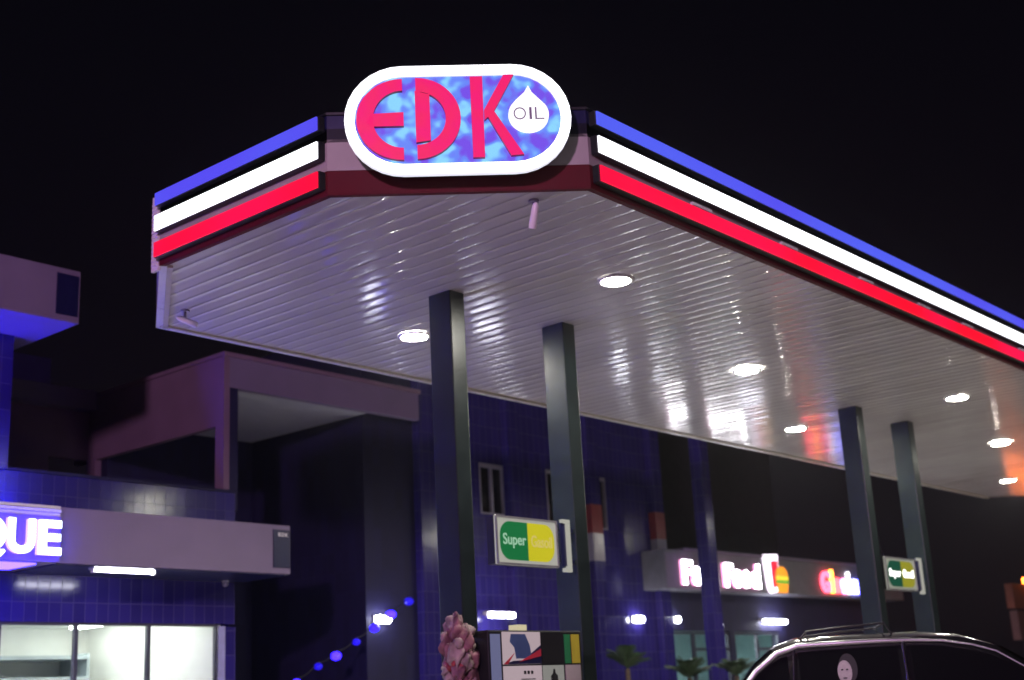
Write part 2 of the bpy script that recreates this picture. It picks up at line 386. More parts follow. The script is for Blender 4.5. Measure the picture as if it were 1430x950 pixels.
strokes(arcstroke(-.335, 6.03, .355, .353, .235, .232, -90, 90)+[[(-.342, 5.82), (-.225, 5.835), (-.225, 6.235), (-.342, 6.27)]])['label'] = 'letter D'
strokes([[(.106, 5.68), (.200, 5.68), (.206, 6.386), (.106, 6.386)], [(.209, 6.09), (.209, 6.0), (.285, 6.07), (.462, 6.398), (.378, 6.398)],
         [(.209, 6.085), (.285, 6.085), (.513, 5.697), (.410, 5.690)]])['label'] = 'letter K'
dp = [(.568, 6.297)]
for i in range(19):
    a = math.radians(40-260*i/18-0); dp.append((.567+.163*math.cos(a), 6.048+.153*math.sin(a)))
dp = [(.574, 6.30), (.60, 6.24), (.66, 6.175)]+ell(.567, 6.045, .163, .153, 35, -215, 26)+[(.47, 6.175), (.54, 6.24)]
MB().prism(dp, P2(.134), SU, W3, SN, .03).build('drop_emblem', emit('drop_white', (.98, .96, 1.0), 1.25), sign)
M_GREYL = mat('grey_lettering', (.30, .28, .36), .5)
mb = MB()
for ch, a, b_ in (('O', .445, .545), ('I', .572, .592), ('L', .618, .692)):
    glyph_mesh(ch, a, b_, 6.0, 6.105, P2(.1645), SU, W3, SN, .004, -.015, mb)
mb.build('lettering', M_GREYL, sign)['label'] = 'thin grey word OIL'

# ---------------------------------------------------------------- downlights
def downlight(loc, label):
    x, y = loc; t = thing('ceiling_light', (x, y, ZS), label, 'ceiling light', 'round downlights under the canopy')
    k = 24; mb = MB(); vs = []; prof = [(.185, .0), (.185, -.018), (.165, -.03), (.145, -.024)]
    for (r, z) in prof:
        for i in range(k): a = 2*math.pi*i/k; vs.append((x+r*math.cos(a), y+r*math.sin(a), ZS-.004+z))
    fs = [(j*k+i, j*k+(i+1) % k, (j+1)*k+(i+1) % k, (j+1)*k+i) for j in range(3) for i in range(k)]
    mb.add(vs, fs, True).build('trim_ring', M_TRIM, t, loc=(x, y, ZS))
    mb = MB(); vs = [(x, y, ZS-.040)]
    for i in range(k): a = 2*math.pi*i/k; vs.append((x+.146*math.cos(a), y+.146*math.sin(a), ZS-.027))
    mb.add(vs, [(0, 1+(i+1) % k, 1+i) for i in range(k)], True).build('lens', E_DOWN, t, loc=(x, y, ZS))
    return t
d0 = downlight((10.10, 9.92), 'bright round ceiling light just left of the nearest dark column')
for (x, y, lab) in ((10.22, 7.21, 'largest bright round ceiling light, nearest the glowing corner sign'),
                    (14.63, 8.36, 'bright round ceiling light in the middle of the canopy, above the fast food sign'),
                    (18.74, 9.93, 'bright round ceiling light left of the far pair of columns, beside pink reflections'),
                    (18.71, 7.24, 'bright round ceiling light right of the far pair of columns'),
                    (23.20, 8.32, 'small far round ceiling light at right, above the one in orange reflections'),
                    (27.89, 9.96, 'smallest and farthest round ceiling light, low among orange reflections')):
    c = copy_tree(d0, None, (x, y, ZS)); c['label'] = lab; c['_w'] = (x, y, ZS)

# ---------------------------------------------------------------- cameras under canopy
def cctv(x, y, aim, label):
    t = thing('security_camera', (x, y, ZS), label, 'security camera', 'security cameras under the canopy')
    mb = MB().tube([(x, y, ZS), (x, y, ZS-.02)], .045, 14).tube([(x, y, ZS-.02), (x, y, ZS-.09)], .014)
    mb.build('bracket', M_LITE, t, loc=(x, y, ZS))
    a = Vector(aim).normalized(); p = Vector((x, y, ZS-.11))
    MB().tube([p-a*.09, p-a*.06, p+a*.1, p+a*.13], [.012, .028, .034, .030], 14).build('camera_body', M_TRIM, t, loc=(x, y, ZS))
    return t
cctv(7.97, 6.39, (.15, .35, -.8), 'small pale security camera hanging under the soffit below the corner sign')
cctv(7.62, 10.72, (.7, -.5, -.35), 'small grey security camera under the far left corner of the canopy')

# ================================================================ COLUMNS
def column(x, label):
    t = thing('canopy_column', (x, 8.65, .18), label, 'column', 'dark square steel columns holding up the canopy')
    MB().box((x-.105, 8.50, .22), (x+.105, 8.80, ZS-.003)).build('shaft', M_COL, t, bevel=.012, loc=(x, 8.65, .18))
    MB().box((x-.17, 8.37, .18), (x+.17, 8.81, .219)).build('base_plate', M_COL, t, loc=(x, 8.65, .18))
    return t
C1 = column(9.285, 'nearest dark steel canopy column, with pink bundle at its foot')
for (x, lab) in ((11.085, 'second dark steel column, beside the near Super and Gasoil sign'),
                 (18.08, 'third dark steel column, left one of the far pair'),
                 (19.87, 'farthest dark steel column, beside the small Super and Gasoil sign')):
    c = copy_tree(C1, None, (x, 8.65, .18)); c['label'] = lab; c['_w'] = (x, 8.65, .18)

# ---------------------------------------------------------------- fuel signs
M_GRN = emit('green_sign_face', (.008, .16, .045), .85); M_YEL = emit('yellow_sign_face', (.66, .60, .02), .75)
M_CASE = emit('off_white_sign_case', (.62, .62, .54), .55); M_PGRN = emit('pale_green_text', (.35, .62, .42), .8); M_PYEL = emit('pale_yellow_text', (.72, .60, .16), .75)
M_DYEL = emit('dim_yellow_face', (.42, .40, .03), .6); M_DGRN = emit('dim_green_face', (.008, .09, .05), .7); E_TXT = emit('lit_white_text', (1, 1, .95), 3)
def fuel_sign(x0, x1, xb, label, far=False):
    y = 8.50; z0, z1 = 2.80, 3.28; cx = (x0+x1)/2; cz = (z0+z1)/2; hw = (x1-x0)/2
    t = thing('fuel_sign', (cx, y, z0), label, 'sign', 'Super and Gasoil lightbox signs on the columns')
    MB().box((x0, y, z0), (x1, y+.02, z1)).build('case', M_CASE if not far else emit('pale_case', (.5, .52, .42), .5), t, bevel=.004)
    MB().box((x0+.005, y+.021, z0+.005), (x1-.005, y+.12, z1-.005)).build('back_box', M_BLACK, t)
    fr = MB()
    fr.ringprism(rrect(hw, .24, .012, cx, cz), rrect(hw-.02, .22, .012, cx, cz), (0, y, 0), (1, 0, 0), (0, 0, 1), (0, -1, 0), .012)
    fr.build('frame', M_ALU, t)
    st = rrect(hw-.06, .19, .15, cx, cz, 10)
    L = [p for p in st if p[0] < cx]; Rr = [p for p in st if p[0] >= cx]
    # order: st goes right-bottom, right-top, left-top, left-bottom
    MB().prism([(cx, cz+.19)]+L+[(cx, cz-.19)], (0, y, 0), (1, 0, 0), (0, 0, 1), (0, -1, 0), .006).build('green_half', M_GRN if not far else M_DGRN, t)
    MB().prism([(cx, cz-.19)]+Rr+[(cx, cz+.19)], (0, y, 0), (1, 0, 0), (0, 0, 1), (0, -1, 0), .006).build('yellow_half', M_YEL if not far else M_DYEL, t)
    for word, a, b_, m in (('Super', x0+.10, cx-.03, M_PGRN), ('Gasoil', cx+.05, x1-.10, M_PYEL)):
        glyph_mesh(word, a, b_, cz-.075 if word == 'Super' else cz-.05, cz+.07, (0, y-.0065, 0), (1, 0, 0), (0, 0, 1), (0, -1, 0), .004, .012 if not far else .03).build('lettering', m if not far else E_TXT, t)['label'] = 'word ' + word
    for za in (z0+.06, z1-.10): MB().box((x1+.002, y+.03, za), (xb-.002, y+.10, za+.04)).build('arm', M_NAVY, t)
    MB().box((x1+.035, y-.02, z0+.02), (x1+.115, y-.004, z1-.02)).build('bracket_plate', M_NAVY, t)
    MB().box((x1+.116, y-.04, z0-.04), (x1+.175, y+.0, z1+.02)).box((x1+.05, y-.04, z1-.012), (x1+.1155, y, z1+.02)).box((x1+.06, y-.04, z0-.04), (x1+.1155, y, z0+.0)).build('bracket', M_CASE, t)
    return t
fuel_sign(9.70, 10.66, 10.97, 'near green and yellow Super Gasoil lightbox hung between the two near columns')
fuel_sign(18.30, 19.32, 19.70, 'small far Super Gasoil sign with bright white words by the farthest column', True)

# ---------------------------------------------------------------- fuel dispenser
D = thing('fuel_dispenser', (9.75, 8.3, .18), 'fuel dispenser with picture panel and green and yellow stripes between the near columns', 'fuel dispenser')
XL, XR, YF = 9.02, 10.38, 8.05
M_DISP = emit('white_glowing_panel', (.70, .55, .60), .55); M_LBL = emit('pale_blue_panel', (.32, .34, .62), .35)  # panels emit a little so they come out paler
MB().box((XL, YF, .18), (XR, YF+.30, 2.135)).build('cabinet', M_BLACK, D, bevel=.015)
MB().box((XL+.02, YF-.008, .3), (XL+.15, YF-.001, 2.10)).build('side_panel', M_LBL, D)
p = MB().box((XL+.18, YF-.008, 1.83), (XL+.72, YF-.001, 2.12)).build('picture_panel', M_DISP, D)
M_SUIT = mat('poster_blue', (.06, .10, .24), .5); M_PR = mat('poster_red', (.55, .03, .06), .5)
mb = MB(); YP = YF-.0085
def fl(poly, m, nm, par, d=.002, y=YP): return MB().prism(poly, (0, y, 0), (1, 0, 0), (0, 0, 1), (0, -1, 0), d).build(nm, m, par)
fl([(XL+.30, 2.10), (XL+.50, 2.10), (XL+.56, 2.0), (XL+.58, 1.90), (XL+.50, 1.88), (XL+.36, 1.88), (XL+.34, 1.98), (XL+.28, 2.03)], M_SUIT, 'blue_shape', p)
fl([(XL+.181, 1.831), (XL+.719, 1.831), (XL+.719, 2.0), (XL+.46, 1.865), (XL+.32, 1.86)], M_NAVY, 'navy_swoosh', p, .0015)
fl([(XL+.40, 1.85), (XL+.719, 1.90), (XL+.719, 1.965)], M_PR, 'red_swoosh', p, .0035)
fl([(XL+.181, 1.831), (XL+.24, 1.831), (XL+.34, 1.93)], M_PR, 'red_swoosh', p, .0035)
B('display', (XL+.74, YF-.006, 1.83), (XL+1.06, YF-.001, 2.12), M_BLACK, D)
B('stripe', (XL+1.08, YF-.009, 1.83), (XL+1.17, YF-.001, 2.10), mat('stripe_green', (.02, .22, .07), .5), D)['label'] = 'green stripe'
B('stripe', (XL+1.19, YF-.009, 1.83), (XL+1.31, YF-.001, 2.10), mat('stripe_yellow', (.55, .48, .04), .5), D)['label'] = 'yellow stripe'
B('price_panel', (XL+.18, YF-.008, 1.2), (XL+.72, YF-.001, 1.815), M_DISP, D)
mb = MB()
for i in range(3): mb.box((XL+.46+i*.05, YF-.012, 1.74), (XL+.49+i*.05, YF-.0085, 1.77))
mb.box((XL+.42, YF-.012, 1.69), (XL+.62, YF-.0085, 1.70)); mb.build('markings', M_BLACK, D)
B('grade_panel', (XL+.74, YF-.008, 1.2), (XL+1.05, YF-.001, 1.815), emit('cream_glowing_panel', (.5, .5, .46), .4), D)  # cream panel with a faint emission of its own
fl([(XL+.85, 1.55), (XL+.95, 1.55), (XL+.95, 1.72), (XL+.92, 1.74), (XL+.91, 1.78), (XL+.89, 1.78), (XL+.88, 1.74), (XL+.85, 1.72)], M_BLACK, 'bottle_symbol', D, .003)
B('lower_panel', (XL+1.08, YF-.008, 1.2), (XL+1.31, YF-.001, 1.815), M_CONC, D)
for i in range(2):
    xx = XL+.45+i*.45
    nz = MB().tube([(xx, YF-.03, .95), (xx, YF-.05, 1.1), (xx+.05, YF-.07, 1.15)], .025).build('nozzle', M_BLACK, D)
    MB().tube([(xx, YF-.03, .95), (xx+.03, YF-.12, .6), (xx+.1, YF-.10, .4), (xx+.14, YF-.02, .6)], .014).build('hose', M_RUB, D)
B('top_beacon', (XL+.46, YF+.05, 2.137), (XL+.60, YF+.15, 2.19), emit('beacon', (.9, .8, .5), .6), D)

# ---------------------------------------------------------------- pink bundle
M_PK = mat('pink_plastic', (.24, .10, .12), .6, var=.6, scale=9, bump=.6, bscale=20); M_CR = mat('cream_plastic', (.34, .25, .24), .6, var=.5, scale=9, bump=.5, bscale=20); M_RP = mat('red_plastic', (.30, .03, .04), .45, var=.3, scale=12)
bx, by = 8.87, 8.28
bun = thing('plastic_bag_bundle', (bx, by, .18), 'bundle of crumpled pink and cream bags with a red band against the nearest column', 'bag bundle')
mb = MB(); cm = MB(); rnd = random.Random(3)
for i in range(44):
    z = 2.20-i*.022; rad = .05+.085*min(1, (2.27-z)/.22); a = rnd.uniform(0, 6.28)
    q = (bx+math.cos(a)*rad*.75, by+math.sin(a)*rad*.75, z)
    (mb if i % 3 else cm).blob(q, (rnd.uniform(.045, .08), rnd.uniform(.045, .08), rnd.uniform(.05, .10)), i, 18, .24)
mb.blob((bx-.012, by, 2.235), (.03, .03, .075), 91, 14, .08); cm.blob((bx+.13, by-.04, 2.13), (.04, .04, .048), 92, 14, .05)
cm.blob((bx-.105, by-.1, 2.03), (.05, .05, .05), 93, 14, .06)
mb.build('pink_bags', M_PK, bun); cm.build('cream_bags', M_CR, bun)
rb = MB()
for i in range(9): a = i*.7; rb.blob((bx+math.cos(a)*.085, by+math.sin(a)*.085, 1.845+.02*math.sin(i*3)), (.05, .05, .045), 50+i, 12, .12)
rb.build('red_band', M_RP, bun)
MB().tube([(bx, by, .18), (bx, by, 2.2)], .012).tube([(bx, by, .18), (bx, by, .22)], .14, 16).build('stand', M_BLACK, bun)

# ================================================================ LEFT SHOP BUILDING
shop = thing('shop_building', (6.5, 15, .15), 'blue tiled shop at left with lit showroom windows and a pale lilac fascia', 'building')
mb = MB()
mb.box((1, 15, 2.73), (11.56, 15.12, 4.55))            # wall over the windows + parapet
mb.box((1, 15, .15), (11.56, 15.12, .45))
mb.box((11.44, 15.122, .15), (11.56, 18.2, 4.55))      # side wall
mb.build('wall', M_TILE, shop)
B('coping', (8.09, 14.98, 4.552), (11.58, 15.14, 4.59), M_TILED, shop)
B('terrace_floor', (8.0, 15.13, 4.0), (11.43, 18.2, 4.1), M_CONC, shop)
B('corner_pier', (11.40, 14.985, .15), (11.565, 15.0-.001, 2.69), M_TILE, shop)
MB().box((8.235, 14.02, 3.305), (11.70, 14.985, 3.319)).build('fascia_underside', M_NAVY, shop); fa = MB().box((8.23, 14.0, 3.32), (11.72, 14.99, 3.975)); fa.build('fascia', M_REND, shop, bevel=.006)
B('end_panel', (11.42, 13.985, 3.40), (11.70, 13.999, 3.91), M_NAVY, shop)
mb = MB()
for ch, a, b_ in (('E', 11.50, 11.55), ('D', 11.56, 11.61), ('K', 11.62, 11.67)): glyph_mesh(ch, a, b_, 3.82, 3.87, (0, 13.984, 0), (1, 0, 0), (0, 0, 1), (0, -1, 0), .003, .03, mb)
mb.build('small_lettering', M_WHITE, shop)
sp = MB().box((1, 13.93, 3.32), (8.228, 14.98, 3.85)); sp.build('sign_panel', M_REND, shop)
lv = MB()
for i in range(3): lv.box((1, 13.95-.02*(i % 2), 3.853+i*.043), (8.228, 14.9, 3.853+i*.043+.034))
lv.build('louvres', M_WHITE, shop)
# boutique letters (own thing)
bs = thing('boutique_sign', (6.8, 13.9, 3.4), 'glowing white QUE letters with blue halo on the left shop fascia', 'sign')
pos = [7.90, 7.53, 7.16, 7.02, 6.68, 6.31, 5.92, 5.56]; wd = [.29, .33, .35, .09, .31, .33, .35, .31]
for ch, x, ww in zip('EUQITUOB', pos, wd):
    lt = glyph_mesh(ch, x, x+ww, 3.39 if ch != 'Q' else 3.345, 3.785, (0, 13.90, 0), (1, 0, 0), (0, 0, 1), (0, -1, 0), .06, .035, None, 0, 1).build('letter', [E_LET, E_LETB], bs)
    lt['label'] = 'letter ' + ch
# blue wash strips added to throw a glow on the walls: one along the top of the panel, one below it
B('added_top_wash', (3, 14.74, 3.99), (7.95, 14.79, 4.01), E_UP, shop)
B('added_under_wash', (3, 14.05, 3.30), (8.0, 14.65, 3.315), emit('blue_underside_fill', (.045, .025, 1.0), 16), shop)
# showroom windows
M_INT = mat('interior_white', (.8, .8, .76), .6, var=.03); 
wx = [3.0, 4.1, 5.15, 6.15, 7.07, 8.12, 9.145, 10.20, 11.28]
for a, b_ in zip(wx[:-1], wx[1:]):
    fr = MB().ringprism([(a, .45), (b_, .45), (b_, 2.73), (a, 2.73)], [(a+.025, .48), (b_-.025, .48), (b_-.025, 2.695), (a+.025, 2.695)], (0, 15.08, 0), (1, 0, 0), (0, 0, 1), (0, -1, 0), .06).build('window', M_DFRM, shop)
    B('pane', (a+.026, 15.045, .481), (b_-.026, 15.052, 2.694), M_GLASS, fr)
B('window_post', (11.285, 14.99, .45), (11.395, 15.0-.001, 2.70), mat('bluish_white_post', (.35, .35, .62), .4), shop)
mb = MB().box((1, 18.3, .15), (11.40, 18.4, 2.9)).box((2.9, 15.14, .15), (3, 18.3, 2.9)).box((11.32, 15.14, .15), (11.43, 18.3, 2.9)).box((3, 15.14, 2.9), (11.4, 18.4, 2.95)).box((3, 15.14, .1), (11.4, 18.4, .16))
mb.build('interior_room', M_INT, shop)
E_SHOP = None
for x in (3.6, 5.4, 7.2, 9.0, 10.8):
    E_SHOP = E_SHOP or emit('shop_tube', (.97, 1.0, .93), 22)
    B('interior_light', (x-.08, 15.6, 2.86), (x+.08, 17.8, 2.895), E_SHOP, shop)
sh = MB()
for z in (1.45, 1.8, 2.12, 2.42): sh.box((8.6, 17.55, z), (10.9, 18.29, z+.05))
for x in (8.6, 10.88): sh.box((x, 17.56, .16), (x+.04, 18.29, 2.5))
sh.build('shelves', mat('shelf_grey', (.42, .48, .50), .4), shop)
# upper storey, far left
up = thing('upper_storey', (4.5, 14.9, 4.6), 'upper storey block at far left with pinkish lilac roof fascia above dark tiles', 'building')
B('wall', (1, 14.93, 4.553), (8.07, 17.9, 6.238), M_TILE, up)
B('fascia', (1, 14.0, 6.24), (8.40, 18.0, 6.915), M_REND, up, bevel=.006)
B('end_panel', (8.08, 13.985, 6.32), (8.37, 13.999, 6.84), M_NAVY, up)
B('parapet', (8.6, 19.4, 5.6), (11.16, 20.5, 7.38), M_TILED, up)

# ================================================================ VERANDA (terrace roof)
ver = thing('terrace_roof', (12.5, 15, 4.6), 'pale flat terrace roof on pillars above the left shop, joined to the dark wall', 'terrace roof')
B('front_beam', (11.353, 15.0, 6.085), (15.33, 15.12, 6.535), M_REND, ver, bevel=.005)
mb = MB(); zt = 6.533
mb.box((11.35-.003, 15.0-.002, 5.525), (11.45, 18.9, zt))
mb.box((11.347, 14.998, 4.592), (11.45, 15.19, 5.524)); mb.box((11.347, 18.27, 4.3), (11.45, 18.51, 5.524))
mb.build('side_beam', M_REND2, ver)
B('pillar', (11.452, 15.001, 4.3), (11.60, 15.18, 6.084), M_TILED, ver)
B('ceiling', (11.451, 15.121, 6.10), (14.30, 18.1, 6.20), M_SOFF, ver)
B('cap', (11.33, 14.97, 6.538), (15.36, 18.9, 6.60), M_REND2, ver)
B('rear_fascia', (8.6, 18.28, 6.325), (11.345, 18.9, 6.63), M_REND, ver)
MB().box((8.6, 18.5, 5.55), (11.345, 18.6, 6.32)).box((8.6, 18.501, 4.1), (10.66, 18.6, 5.549)).build('rear_wall', M_REND2, ver)
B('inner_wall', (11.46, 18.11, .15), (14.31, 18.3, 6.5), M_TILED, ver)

# ================================================================ MAIN BLOCK
main = thing('tiled_building', (18.4, 15.2, .15), 'tall blue tiled block behind the canopy columns with slim upper windows', 'building')
mb = MB(); Yw = 15.3
holes = [(17.09, 17.74, 4.70, 5.60), (18.95, 19.5, 4.65, 5.66), (20.5, 20.78, 4.64, 5.66)]
xs = 15.801; ztop = 7.6
for (a, b_, z0, z1) in holes:
    mb.box((xs, Yw, .15), (a, Yw+.2, ztop)); mb.box((a, Yw+.001, .15), (b_, Yw+.2, z0)); mb.box((a, Yw+.001, z1), (b_, Yw+.2, ztop)); xs = b_
mb.box((xs, Yw, .15), (22.55, Yw+.2, ztop))
mb.build('wall', M_TILE, main)
B('shaded_wall', (14.32, Yw, .15), (15.8, Yw+.2, ztop), M_TILED, main)  # same wall where it is unlit, the shade put into a darker tile
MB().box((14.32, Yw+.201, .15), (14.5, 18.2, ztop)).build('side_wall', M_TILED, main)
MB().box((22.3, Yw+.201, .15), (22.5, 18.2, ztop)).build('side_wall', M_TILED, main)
for (a, b_, z0, z1) in holes:
    fr = MB().ringprism([(a, z0), (b_, z0), (b_, z1), (a, z1)], [(a+.03, z0+.03), (b_-.03, z0+.03), (b_-.03, z1-.06), (a+.03, z1-.06)], (0, Yw+.06, 0), (1, 0, 0), (0, 0, 1), (0, -1, 0), .075)
    if b_-a > .5: fr.box(((a+b_)/2-.03, Yw, z0+.03), ((a+b_)/2+.03, Yw+.05, z1-.06))
    f_ = fr.build('window', M_LITE, main); B('pane', (a+.03, Yw+.055, z0+.03), (b_-.03, Yw+.065, z1-.06), M_DGLASS, f_)
for (a, b_) in ((15.45, 15.78), (17.72, 18.05), (20.08, 20.42), (22.22, 22.55)):
    pl = MB().box((a, 15.14, .15), (b_, Yw-.001, 4.0)).box((a, 15.14, 5.08), (b_, Yw-.001, ztop)).build('pilaster', M_TILE, main, bevel=.004)
    if a > 19:
        MB().box((a, 15.138, 4.531), (b_, Yw-.001, 5.079)).build('red_band', M_RED, pl); MB().box((a, 15.138, 4.001), (b_, Yw-.001, 4.53)).build('white_band', M_WTILE, pl)
    else: MB().box((a, 15.14, 4.001), (b_, Yw-.001, 5.079)).build('plain_band', M_TILE, pl)
MB().tube([(18.10, 15.25, .2), (18.10, 15.25, 5.6)], .028, 8).build('downpipe', M_LITE, main)

# ================================================================ RESTAURANT
res = thing('restaurant_building', (26.5, 15.2, .15), 'low dark blue restaurant front with grey fascia and glazed entrance at right', 'building')
mb = MB().box((22.53, 15.2, 2.72), (32.5, 15.4, 3.5)).box((26.85, 15.2, .15), (32.5, 15.4, 2.719)).box((24.75, 15.201, .15), (24.95, 15.4, 2.719))
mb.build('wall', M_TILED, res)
B('fascia', (21.85, 14.75, 3.50), (32.6, 15.6, 4.27), mat('grey_fascia', (.17, .165, .20), .6), res, bevel=.006)
B('fascia_lip', (22.52, 14.70, 4.272), (32.6, 15.6, 4.32), M_REND, res)
B('light_panel', (21.87, 14.735, 3.52), (22.26, 14.749, 4.2), M_REND, res)
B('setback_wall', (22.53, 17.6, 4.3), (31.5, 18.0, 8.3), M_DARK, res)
for i, (a, b_) in enumerate(((22.54, 23.38), (23.40, 24.74), (24.96, 25.9), (25.92, 26.84))):
    fr = MB().ringprism([(a, .2), (b_, .2), (b_, 2.70), (a, 2.70)], [(a+.035, .24), (b_-.035, .24), (b_-.035, 2.65), (a+.035, 2.65)], (0, 15.28, 0), (1, 0, 0), (0, 0, 1), (0, -1, 0), .06)
    if i in (1, 3): fr.box((a+.035, 15.225, 2.32), (b_-.035, 15.27, 2.38))
    f_ = fr.build('window', M_DFRM, res); B('pane', (a+.04, 15.24, .25), (b_-.04, 15.247, 2.64), M_GLASS, f_)
mb = MB().box((22.53, 19.0, .15), (30, 19.1, 3.4)).box((22.5, 15.42, 2.95), (30, 19, 3.0)).box((29.9, 15.42, .15), (30, 19, 2.95)).box((22.53, 15.42, .1), (30, 19, .16))
mb.build('interior_room', mat('interior_teal', (.35, .48, .47), .7), res)
B('interior_light', (23.5, 16.5, 2.9), (26, 16.7, 2.94), emit('cafe_tube', (.88, .97, 1.0), 150), res)
mb = MB()
for x in (23.6, 24.3, 25.3, 26.2): mb.box((x, 18.0, .16), (x+.25, 18.6, 2.1+.2*math.sin(x*5)))
mb.build('interior_furniture', mat('cafe_wood', (.16, .12, .10), .5), res)

def words(t, y, items, z0, z1, m, ms, dep=.06, bold=.02):
    for (ch, a, b_, dz0, dz1) in items:
        o = glyph_mesh(ch, a, b_, z0+dz0, z1+dz1, (0, y, 0), (1, 0, 0), (0, 0, 1), (0, -1, 0), dep, bold, None, 0, 1).build('letter', [m, ms] if not isinstance(m, dict) else [m[ch], m[ch]], t)
        o['label'] = 'letter ' + ch
ffs = thing('fast_food_sign', (24.5, 14.7, 3.5), 'glowing white Fast Food letters with pink edges on the restaurant fascia', 'sign')
words(ffs, 14.745, [('F', 22.36, 22.72, 0, 0), ('a', 22.72, 23.06, 0, -.12), ('s', 23.08, 23.36, 0, -.12), ('t', 23.38, 23.60, 0, -.03),
                    ('F', 23.92, 24.27, 0, 0), ('o', 24.25, 24.60, 0, -.12), ('o', 24.60, 24.96, 0, -.12), ('d', 24.98, 25.36, 0, .03)], 3.58, 4.07, E_FOOD, E_FOODS, .07, .035)
# cup and burger emblem
emb = thing('food_emblem', (26.0, 14.7, 3.5), 'lit red drink cup and orange burger emblem right of the Fast Food letters', 'sign')
E_CUPW = emit('cup_outline', (1, .85, 1), 2.5); E_CUPR = emit('cup_red', (1, .02, .05), 1.3); E_OR = emit('bun_orange', (1, .33, .02), 1.4); E_YE = emit('burger_yellow', (1, .72, .05), 1.2); E_GR = emit('burger_green', (.25, .6, .05), .8)
FP = lambda poly, y, d, m, nm, par: MB().prism(poly, (0, y, 0), (1, 0, 0), (0, 0, 1), (0, -1, 0), d).build(nm, m, par)
FP([(25.62, 4.33), (26.22, 4.36), (26.20, 3.55), (25.82, 3.50), (25.72, 3.6)], 14.74, .05, E_CUPW, 'cup_outline', emb)
FP([(25.88, 4.2), (26.17, 4.22), (26.17, 3.66), (25.90, 3.62)], 14.688, .012, E_CUPR, 'cup', emb)
FP(ell(26.28, 3.90, .24, .19, 0, 180, 12), 14.69, .04, E_OR, 'bun_top', emb); FP([(26.03, 3.80), (26.53, 3.80), (26.53, 3.885), (26.03, 3.885)], 14.69, .045, E_YE, 'cheese', emb)
FP([(26.0, 3.72), (26.55, 3.72), (26.52, 3.795), (26.04, 3.795)], 14.69, .04, E_GR, 'lettuce', emb); FP([(26.05, 3.71), (26.52, 3.71), (26.45, 3.52), (26.1, 3.52)], 14.69, .04, E_OR, 'bun_bottom', emb)
gls = thing('ice_cream_sign', (29.3, 14.7, 3.5), 'multicoloured glowing letters starting Glac beside the third column', 'sign')
cols = {'G': emit('led_pink', (1, .05, .09), 9), 'l': emit('led_orange', (1, .28, .04), 9), 'a': emit('led_redorange', (1, .05, .06), 9), 'c': emit('led_rose', (1, .22, .5), 9), 'i': emit('led_white', (.95, .9, 1), 5), 'e': emit('led_violet', (.3, .3, 1), 10), 'r': emit('led_blue', (.15, .15, 1), 10)}
words(gls, 14.745, [('G', 28.20, 28.62, 0, 0), ('l', 28.66, 28.76, 0, .04), ('a', 28.80, 29.13, 0, -.14), ('c', 29.16, 29.46, 0, -.14), ('i', 29.50, 29.60, 0, .02), ('e', 29.64, 29.98, 0, -.14), ('r', 30.02, 30.22, 0, -.14)], 3.58, 4.08, cols, None, .06, .03)

# ---------------------------------------------------------------- free-standing tiled pillar
pil = thing('tiled_pillar', (22.5, 14.1, .15), 'slim blue tiled pillar standing in front of the Fast Food sign', 'pillar')
MB().box((22.33, 14.0, .15), (22.62, 14.28, 8.0)).build('shaft', M_TILE, pil, bevel=.02)
MB().box((22.31, 13.98, .15), (22.64, 14.30, .4)).build('plinth', M_TILED, pil)

# ---------------------------------------------------------------- wall lamps
def tube_lamp(x0, x1, y, z, label, r=.045):
    t = thing('wall_lamp', ((x0+x1)/2, y, z), label, 'wall lamp', 'bright wall lamps along the shop fronts')
    MB().box((x0-.03, y-.05, z+.01), (x1+.03, y-.001, z+.06)).build('housing', M_WHITE, t)
    MB().tube([(x0, y-.10, z), (x0+.02, y-.10, z), (x1-.02, y-.10, z), (x1, y-.10, z)], [r*.7, r, r, r*.7], 12).build('tube', E_TUBE, t)
    for xe in (x0-.03, x1+.004): MB().box((xe, y-.10, z-.03), (xe+.026, y-.051, z+.055)).build('end_cap', M_WHITE, t)
def bulb_lamp(xs, y, z, label):
    t = thing('wall_lamp', (sum(xs)/len(xs), y, z), label, 'wall lamp', 'bright wall lamps along the shop fronts')
    MB().box((min(xs)-.07, y-.04, z-.07), (max(xs)+.07, y-.001, z+.07)).build('backplate', M_WHITE, t, bevel=.01)
    for x in xs: MB().blob((x, y-.09, z), (.065, .05, .065), 0, 16, 0).build('bulb', E_BULB, t)
tube_lamp(16.71, 17.36, 14.98, 2.92, 'long white wall tube lamp on blue tiles behind the near column pair')
tube_lamp(26.05, 27.05, 15.20, 2.93, 'long white wall tube lamp on the restaurant wall above the parked car')
bulb_lamp([21.40, 21.58], 15.30, 2.93, 'small round white wall lamp left of the last striped pilaster')
bulb_lamp([22.70], 15.20, 2.93, 'smallest white wall lamp between the striped pilaster and slim pillar')
bulb_lamp([14.52, 14.70], 15.30, 2.85, 'twin-bulb white lamp alone on the dark wall left of the nearest column')
tube_lamp(8.80, 9.62, 14.20, 3.275, 'white tube lamp under the left shop fascia above the showroom windows', .02)
dl = thing('dome_camera', (11.32, 14.9, 3.3), 'small grey dome camera under the end of the left shop fascia', 'security camera')
MB().tube([(11.32, 14.9, 3.315), (11.32, 14.9, 3.29)], .05, 14).build('mount', M_WHITE, dl); MB().blob((11.32, 14.9, 3.27), (.045, .045, .05), 1, 14, 0).build('dome', M_LITE, dl)

